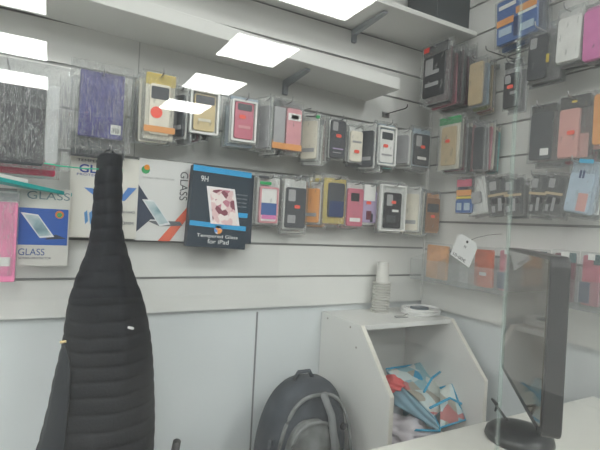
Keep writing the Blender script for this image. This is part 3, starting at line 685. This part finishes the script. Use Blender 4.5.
lg = MB().rrect(-.008, .008, -.003, .003, .0028, 0, .002).build('small_logo', paint((.7, .7, .7), .4), JK, loc=(q.x - jx0, q.y - JY, q.z - zmin)); lg.rotation_euler = (.0, .35, .25)
hook(Vector((jx0, JY + .012, zmax + .008)), .247 - .024, 0, 'metal hook on the back wall holding up the black quilted jacket', 'display hooks')
# thin green cord
m = MB(); P = [onY(x, y, YB - .26 - .0) for x, y in ((44, 163), (60, 166), (84, 168.5), (96, 169), (110, 169.5), (123, 170))]
m.tube(P, .0016, n=6)
tag(m.build('green_cord', paint((.02, .50, .30), .5)), 'thin green cord stretched across the neck of the black jacket', 'cord')

# ------------------------------------------------------------ cabinet
cx0, cx1 = .948, 1.395; ctop = CZ - .34; fy = 1.262; ky = 1.092; kz = CZ - .527; bY = YB + .018
CW = paint((.76, .76, .74), .4, var=.02, scale=6, name='white melamine'); CE = paint((.80, .77, .70), .5, name='panel edge')
cab = thing('open_cabinet', 'white open cabinet with slanted side panels in the corner', 'cabinet', ((cx0 + cx1) / 2, 1.3, 0))
ox, oy = (cx0 + cx1) / 2, 1.3
sp = [(bY - oy, 0), (bY - oy, ctop), (fy - oy, ctop), (ky - oy, kz), (ky - oy, 0)]
for a_, b_ in ((cx0, cx0 + .016), (cx1 - .016, cx1)):
    s_ = MB().prism(sp, a_ - ox, b_ - ox, 'x').build('side_panel', CW, cab, bevel=.001)
    m = MB()
    for (y1, z1), (y2, z2) in ((sp[2], sp[3]), (sp[3], sp[4])):
        d = Vector((0, y2 - y1, z2 - z1)).normalized(); n = Vector((0, d.z, -d.y)) * .0012
        if n.y > 0: n = -n
        pts = [Vector((0, y1, z1)), Vector((0, y2, z2)), Vector((0, y2, z2)) + n, Vector((0, y1, z1)) + n]
        m.prism([(q.y, q.z) for q in pts], a_ - ox, b_ - ox, 'x')
    m.build('edge_banding', CE, s_)
    if a_ == cx0:
        m = MB()
        for (yy, z) in ((.17, -.018), (.02, -.018), (-.02, -.08)): m.prism([(oy * 0 + yy + .004 * math.cos(k), ctop + z + .004 * math.sin(k)) for k in np.linspace(0, 2 * PI, 10)[:-1]], a_ - ox - .0012, a_ - ox, 'x')
        m.build('screw_cap', paint((.35, .33, .3), .5), s_)
MB().box(cx0 - ox + .016, cx1 - ox - .016, fy - oy, bY - oy, ctop - .018, ctop).build('top', CW, cab, bevel=.001)
MB().box(cx0 - ox + .016, cx1 - ox - .016, bY - oy - .008, bY - oy, .05, ctop - .018).build('back_panel', CW, cab)
MB().box(cx0 - ox + .016, cx1 - ox - .016, ky - oy + .005, bY - oy - .008, CZ - .80, CZ - .784).build('shelf', CW, cab, bevel=.001)
MB().box(cx0 - ox + .016, cx1 - ox - .016, ky - oy + .02, bY - oy - .008, .05, .066).build('base', CW, cab, bevel=.001)

# cups on the cabinet
p = onZ(377, 311, ctop); cupx, cupy = p.x, min(p.y, 1.45)
tot = onY(378, 262, cupy).z - ctop; CS = 1.18
CUP = paint((.66, .65, .62), .5, var=.05, name='paper cup')
n = 12; st = .0105; ch = tot - st * (n - 1)
cup0 = None
for k in range(n):
    if k == 0:
        m = MB(); m.lathe([(r_ * CS, z_) for r_, z_ in [(.0225, 0), (.0305, 0), (.0322, .0014), (.0322, .0034), (.0290, .0042), (.0225, .0046), (.0190, ch - .001), (.0180, ch), (.0165, ch - .003), (.0215, .004)]], n=24)
        cup0 = m.build('paper_cup', CUP, smooth=False); c = cup0
    else: c = cup0.copy(); COL.objects.link(c)
    c.location = (cupx + random.uniform(-.0012, .0012) + .0006 * k, cupy, ctop + .0005 + st * k)
    tag(c, 'white paper cup in the upside-down nested stack on the white cabinet' if 0 < k < n - 1 else ('top upside-down paper cup of the stack on the white cabinet' if k else 'lowest upside-down paper cup of the stack on the cabinet top'), 'cup', 'stacked paper cups on the cabinet')
# coil of white cable
p = onZ(429, 313, ctop); p.x = min(p.x, 1.33)
t = thing('cable_coil', 'coiled white cable lying on the cabinet top by the corner', 'cable', (p.x, max(p.y, 1.33), ctop))
def ringpts(r, z, ph, e=1): return [(r * math.cos(a + ph) * e, r * .9 * math.sin(a + ph), z + .002 * math.sin(3 * a + ph)) for a in np.linspace(0, 2 * PI, 41)[:-1]]
for k, (r, z) in enumerate([(.078, .0055), (.070, .0065), (.079, .013), (.071, .015), (.076, .021), (.066, .022)]):
    MB().tube(ringpts(r, z, k * .7), .0042, closed=True).build('cable_loop', paint((.78, .78, .77), .35), t, smooth=True)
MB().box(-.03, .028, -.02, .03, .002, .028).build('power_adapter', paint((.16, .19, .23), .4), t, bevel=.003)
MB().tube([(-.076, -.01, .006), (-.12, -.035, .004), (-.16, -.03, .004), (-.17, -.05, .004), (-.12, -.06, .004)], .0016).build('loose_end', paint((.3, .3, .3), .5), t, smooth=True)

# patterned tote in the cabinet
TP = pattern('tote print', [(.55, .68, .70), (.70, .72, .68), (.30, .50, .56), (.42, .40, .34), (.62, .72, .72), (.55, .20, .20), (.66, .70, .66), (.04, .36, .62)], 20)
TBm = paint((.03, .34, .56), .5, name='blue binding'); TI = paint((.28, .46, .56), .45, bump=.3, bscale=30)
shz = CZ - .784
tt = [onY(386, 369, 1.40), onY(426, 363, 1.42), onY(450, 400, 1.24), onY(434, 417, 1.16)]
lo = [onY(388, 384, 1.36), onY(395, 405, 1.30), onY(414, 430, 1.17), onY(440, 431, 1.13)]
base = thing('tote_bag', 'patterned shopping bag with bright blue edging lying in the cabinet', 'bag', (1.22, 1.28, shz))
B0 = Vector((1.22, 1.28, shz))
def patch(A, B, C_, D, nu=12, nv=12, amp=.006, seed=0):
    rnd = random.Random(seed); ph = [rnd.uniform(0, 6) for _ in range(4)]
    nrm = (B - A).cross(D - A).normalized()
    def fn(u, v):
        p = A.lerp(B, u).lerp(D.lerp(C_, u), v)
        return p - B0 + nrm * amp * (math.sin(5 * u + 4 * v + ph[0]) + .6 * math.sin(11 * v - 7 * u + ph[1]))
    return fn
m = MB(); m.grid(patch(tt[0], tt[1], tt[2], tt[3], seed=1), 14, 14); m.build('patterned_side', TP, base, smooth=True, solid=.003)
m = MB(); m.grid(patch(tt[0] + Vector((0, -.004, -.004)), tt[3] + Vector((0, -.004, 0)), lo[3], lo[1], seed=2, amp=.008), 14, 14); m.build('lining', TI, base, smooth=True, solid=.003)
fl = [onY(440, 388, 1.25), onY(452, 384, 1.24), onY(465, 420, 1.16), onY(440, 428, 1.14)]
m = MB(); m.grid(patch(*fl, seed=3, amp=.004), 10, 10); m.build('patterned_end', TP, base, smooth=True, solid=.003)
def tape(L, r=.004): MB().tube([Vector(q) - B0 for q in L], r, n=6).build('blue_edging', TBm, base, smooth=True)
tape([tt[0] + (tt[1] - tt[0]) * k / 5 for k in range(6)], .0035)
tape([tt[1], tt[1].lerp(tt[2], .5), tt[2]], .004); tape([tt[3], fl[3], lo[3], lo[2]], .004)
tape([onY(424, 392, 1.20), onY(432, 378, 1.25), onY(440, 372, 1.27)], .0045); tape([onY(430, 408, 1.15), onY(450, 398, 1.17), onY(462, 404, 1.14)], .0045)
tape([fl[0], fl[1], fl[2], fl[3]], .004)
m = MB(); m.grid(patch(tt[1] + Vector((0, .01, 0)), tt[2] + Vector((0, .02, 0)), Vector((1.33, 1.27, shz + .02)), Vector((1.30, 1.45, shz + .02)), seed=5), 8, 8); m.build('back_side', TI, base, smooth=True, solid=.003)
# red cloth and crumpled white bag
def blob(name, label, cat, c, rx, ry, rz, mat, seed, nz=.25):
    rnd = random.Random(seed); ph = [rnd.uniform(0, 6) for _ in range(8)]
    m = MB(); bmesh.ops.create_icosphere(m.bm, subdivisions=4, radius=1)
    for v in m.bm.verts:
        q = v.co.copy(); k = 1 + nz * (math.sin(4 * q.x + ph[0]) * math.sin(5 * q.y + ph[1]) + .5 * math.sin(9 * q.z + 6 * q.x + ph[2]) + .3 * math.sin(15 * q.y + 9 * q.z + ph[3]))
        v.co = Vector((q.x * rx * k, q.y * ry * k, max(-rz * .9, q.z * rz * k)))
        v.co.z += rz * .9
    return tag(m.build(name, mat, smooth=True, loc=c), label, cat)
q = onY(398, 420, 1.24)
blob('plastic_bag', 'crumpled white plastic bag at the bottom of the open cabinet', 'bag', (q.x + .03, 1.24, shz + .001), .10, .10, .055, paint((.66, .62, .66), .35, bump=.6, bscale=25), 3)
q = onY(395, 383, 1.30)
blob('red_cloth', 'salmon red cloth bundle beside the patterned bag in the cabinet', 'cloth', (q.x + .005, 1.33, q.z - .035), .045, .05, .026, paint((.72, .13, .13), .7, bump=.4), 5, .18)
blob('folded_cloth', 'pale grey cloth bundle under the red cloth in the cabinet', 'cloth', (q.x + .02, 1.37, shz + .001), .06, .07, (q.z - .05 - shz) / 1.9, paint((.50, .52, .55), .7, bump=.4), 9, .05)

# ------------------------------------------------------------ backpack on a stool
bp0 = onY(306, 379, 1.30)
bw = (onY(345, 430, 1.30) - onY(268, 430, 1.30)).length
BH = .46; bz = bp0.z - BH
ST = thing('stool', 'low grey stool under the backpack by the back wall', 'stool', (bp0.x, 1.30, 0))
MB().box(-.125, .115, -.10, .13, bz - .03, bz - .002).build('seat', paint((.3, .3, .31), .5), ST, bevel=.008)
for sx_ in (-1, 1):
    for sy_ in (-1, 1): MB().tube([(sx_ * .10, sy_ * .09, 0), (sx_ * .09, sy_ * .08, bz - .028)], .012).build('leg', DKWIRE, ST)
BP = thing('backpack', 'worn grey backpack leaning against the wall left of the cabinet', 'backpack', (bp0.x, 1.30, bz))
BM1 = paint((.055, .065, .08), .65, var=.35, scale=18, bump=.4, bscale=90, name='grey fabric'); BM2 = paint((.20, .21, .21), .6, var=.5, scale=16, bump=.4, bscale=60, name='light grey fabric')
def arch(w, h, n=30, skew=0):
    P = [(-w / 2 * .92, 0)]
    for k in range(n + 1):
        a = PI - PI * k / n
        P.append((w / 2 * math.copysign(abs(math.cos(a)) ** .75, math.cos(a)) + skew * math.sin(a), h * .42 + h * .58 * math.sin(a) ** .9))
    P.append((w / 2 * .92, 0)); return P
def shell(name, w, h, y0, y1, mat, parent, inflate=.03, skew=0, loc=(0, 0, 0)):
    O = arch(w, h, skew=skew); m = MB(); layers = []
    cxx, czz = 0, h * .45
    for t_ in np.linspace(0, 1, 9):
        sc = 1 - .20 * (abs(2 * t_ - 1) ** 3)
        y = y0 + (y1 - y0) * t_
        layers.append([m.bm.verts.new((cxx + (x - cxx) * sc, y, czz + (z - czz) * sc)) for x, z in O])
    n_ = len(O)
    for A, B in zip(layers, layers[1:]):
        for k in range(n_): m.bm.faces.new([A[k], A[(k + 1) % n_], B[(k + 1) % n_], B[k]])
    for Lr, yy in ((layers[0], y0 - inflate), (layers[-1], y1 + .002)):
        prev = Lr
        for s2, f2 in ((.75, .6), (.4, .9)):
            cur = [m.bm.verts.new((cxx + (v.co.x - cxx) * s2, Lr[0].co.y + (yy - Lr[0].co.y) * f2, czz + (v.co.z - czz) * s2)) for v in Lr]
            for k in range(n_): m.bm.faces.new([prev[k], prev[(k + 1) % n_], cur[(k + 1) % n_], cur[k]])
            prev = cur
        m.bm.faces.new(prev)
    return m.build(name, mat, parent, smooth=True, loc=loc)
shell('main_body', bw, BH, -.06, .11, BM1, BP, .02, skew=.022)
shell('front_pocket', bw * .62, BH * .74, -.10, -.05, BM2, BP, .02, loc=(-.02, 0, .02))
for (w_, h_, y_, r_, ox_) in ((bw * .90, BH * .95, -.075, .006, .0), (bw * .68, BH * .78, -.095, .005, -.018), (bw * .45, BH * .6, -.122, .004, -.03)):
    MB().tube([(x + ox_, y_ - .008, z) for x, z in arch(w_, h_)[1:-1]], r_).build('piping', BM2 if w_ > bw * .6 else BM1, BP, smooth=True)
MB().tube([(.015, -.085, BH * .96), (.035, -.11, BH * .82), (.045, -.125, BH * .60), (.055, -.125, BH * .35), (.06, -.11, BH * .1)], .012).build('strap', paint((.22, .23, .24), .5), BP, smooth=True)
MB().tube([(-.035, .02, BH * .99), (-.02, .015, BH * 1.045), (.02, .015, BH * 1.045), (.035, .02, BH * .99)], .007).build('top_handle', BM1, BP, smooth=True)
m = MB(); m.lathe([(.001, 0), (.012, .001), (.012, .005), (.001, .006)], n=16); bt = m.build('round_badge', cm('black'), BP, loc=(bw * .33, -.083, BH * .70)); bt.rotation_euler = (PI / 2, 0, 0)
MB().tube([(-bw * .46, -.04, .30), (-bw * .53, -.05, .22), (-bw * .5, -.06, .12)], .008).build('side_strap', BM1, BP, smooth=True)

# chair whose dark back post peeks in below
q = onY(177, 440, 1.30)
CH = thing('office_chair', 'dark chair whose backrest tip shows at the bottom near the jacket', 'chair', (q.x, 1.25, 0))
MB().tube([(0, .05, .44), (0, .07, q.z - .05), (0, .05, q.z - .005)], [.014, .013, .012]).build('back_post', DKWIRE, CH, smooth=True)
MB().box(-.2, .2, -.30, .08, .42, .46).build('seat', DKWIRE, CH, bevel=.015)
for sx_ in (-1, 1):
    for sy_ in (-.28, .06): MB().tube([(sx_ * .18, sy_, 0), (sx_ * .17, sy_, .42)], .012).build('leg', STEEL, CH)

# ------------------------------------------------------------ counter, monitor, glass screen
ct = CZ - .47
CT = thing('shop_counter', 'white shop counter in front of the glass screen and cabinet', 'counter', (0, .5, 0))
MB().box(-1.2, XR - .002, -.38, .263, ct - .03, ct).build('worktop', paint((.78, .77, .72), .35, var=.02), CT, bevel=.003)
MB().box(-1.15, XR - .05, -.33, .20, .0, ct - .03).build('counter_body', WHITE, CT)
def P2(px, d): return np.array([(FW[0] + RT[0] * (px - 300) / f), (FW[1] + RT[1] * (px - 300) / f)]) * d
A = P2(509, 1.31); B = P2(553, .86)
mz1 = CZ - .037; mz0 = CZ - .385
mid = (A + B) / 2; dv = B - A; ml = float(np.linalg.norm(dv)); ang = math.atan2(dv[1], dv[0])
MO = thing('computer_monitor', 'dark glossy computer monitor seen from the side on the counter', 'monitor', (mid[0], mid[1], ct), ang)
# local x runs from the far edge to the near edge; screen side faces local -y
h0, h1 = mz0 - ct, mz1 - ct
n_side = 1 if (np.array([-mid[0], -mid[1]]) @ np.array([-math.sin(ang), math.cos(ang)])) > 0 else -1
scr = paint((.10, .088, .075), .06, var=.02, spec=1.0, name='dark screen')
ys = n_side
hs = MB().rrect(-ml / 2, ml / 2, h0, h1, .02, min(0, -ys * .035), max(0, -ys * .035)).build('housing', BLACK, MO, bevel=.003)
MB().rrect(-ml / 2 + .008, ml / 2 - .010, h0 + .018, h1 - .008, .006, ys * .001 - .0008, ys * .001 + .0008).build('screen', scr, hs)
MB().disc(ml / 2 - .030, h0 + .009, .004, ys * .003 - .001, ys * .003 + .001).build('round_button', cm('black'), hs)
MB().box(.023, .067, -ys * .05 - .012, -ys * .05 + .012, .02, h0 + .09).build('neck', BLACK, MO, bevel=.004)
m = MB(); m.lathe([(.070, 0), (.074, .006), (.071, .018), (.060, .027), (.04, .032), (.02, .034)], n=40); m.build('base', paint((.03, .033, .036), .35), MO, smooth=True, loc=(.045, 0, 0))
MB().tube([(.03, .02 * ys, .03), (-.03, .05 * ys, .06), (-.08, .03 * ys, .035), (-.10, -.03, .008)], .003).build('cable', BLACK, MO, smooth=True)

PG = pane_glass('shop screen glass')
PYv = .30
jx = onY(505, 300, PYv).x
for (xa, xb, lb) in ((-1.1, jx - .0012, 'large clear glass screen standing on the counter, left pane'), (jx + .0012, 1.42, 'clear glass screen pane on the right, beside the monitor')):
    t = thing('glass_screen', lb, 'glass screen', ((xa + xb) / 2, PYv - .05, ct), group='glass screen panes')
    hw = (xb - xa) / 2
    MB().box(-hw, hw, .0485, .0515, .002, 1.35).build('pane', PG, t)
    xs = hw if xb < 1 else -hw
    MB().box(xs - .0004 if xs > 0 else xs, xs if xs > 0 else xs + .0004, .0485, .0515, .002, 1.35).build('polished_edge', EDGEC, t)

# ------------------------------------------------------------ camera and view
cam = bpy.data.cameras.new('camera'); co = bpy.data.objects.new('camera', cam); COL.objects.link(co)
cam.sensor_width = 36; cam.lens = 36 * f / 600; cam.clip_start = .02; cam.clip_end = 50
Mx = Matrix(((RT[0], UP[0], -FW[0], 0), (RT[1], UP[1], -FW[1], 0), (RT[2], UP[2], -FW[2], CZ), (0, 0, 0, 1)))
co.matrix_world = Mx
sc = bpy.context.scene; sc.camera = co
w = bpy.data.worlds.new('world'); sc.world = w; w.use_nodes = True
w.node_tree.nodes['Background'].inputs[0].default_value = (.6, .65, .7, 1); w.node_tree.nodes['Background'].inputs[1].default_value = .3
sc.view_settings.view_transform = 'Standard'; sc.view_settings.look = 'None'; sc.view_settings.gamma = 1
sc.view_settings.exposure = 1.42
sc.cycles.transparent_max_bounces = 48; sc.cycles.max_bounces = 8
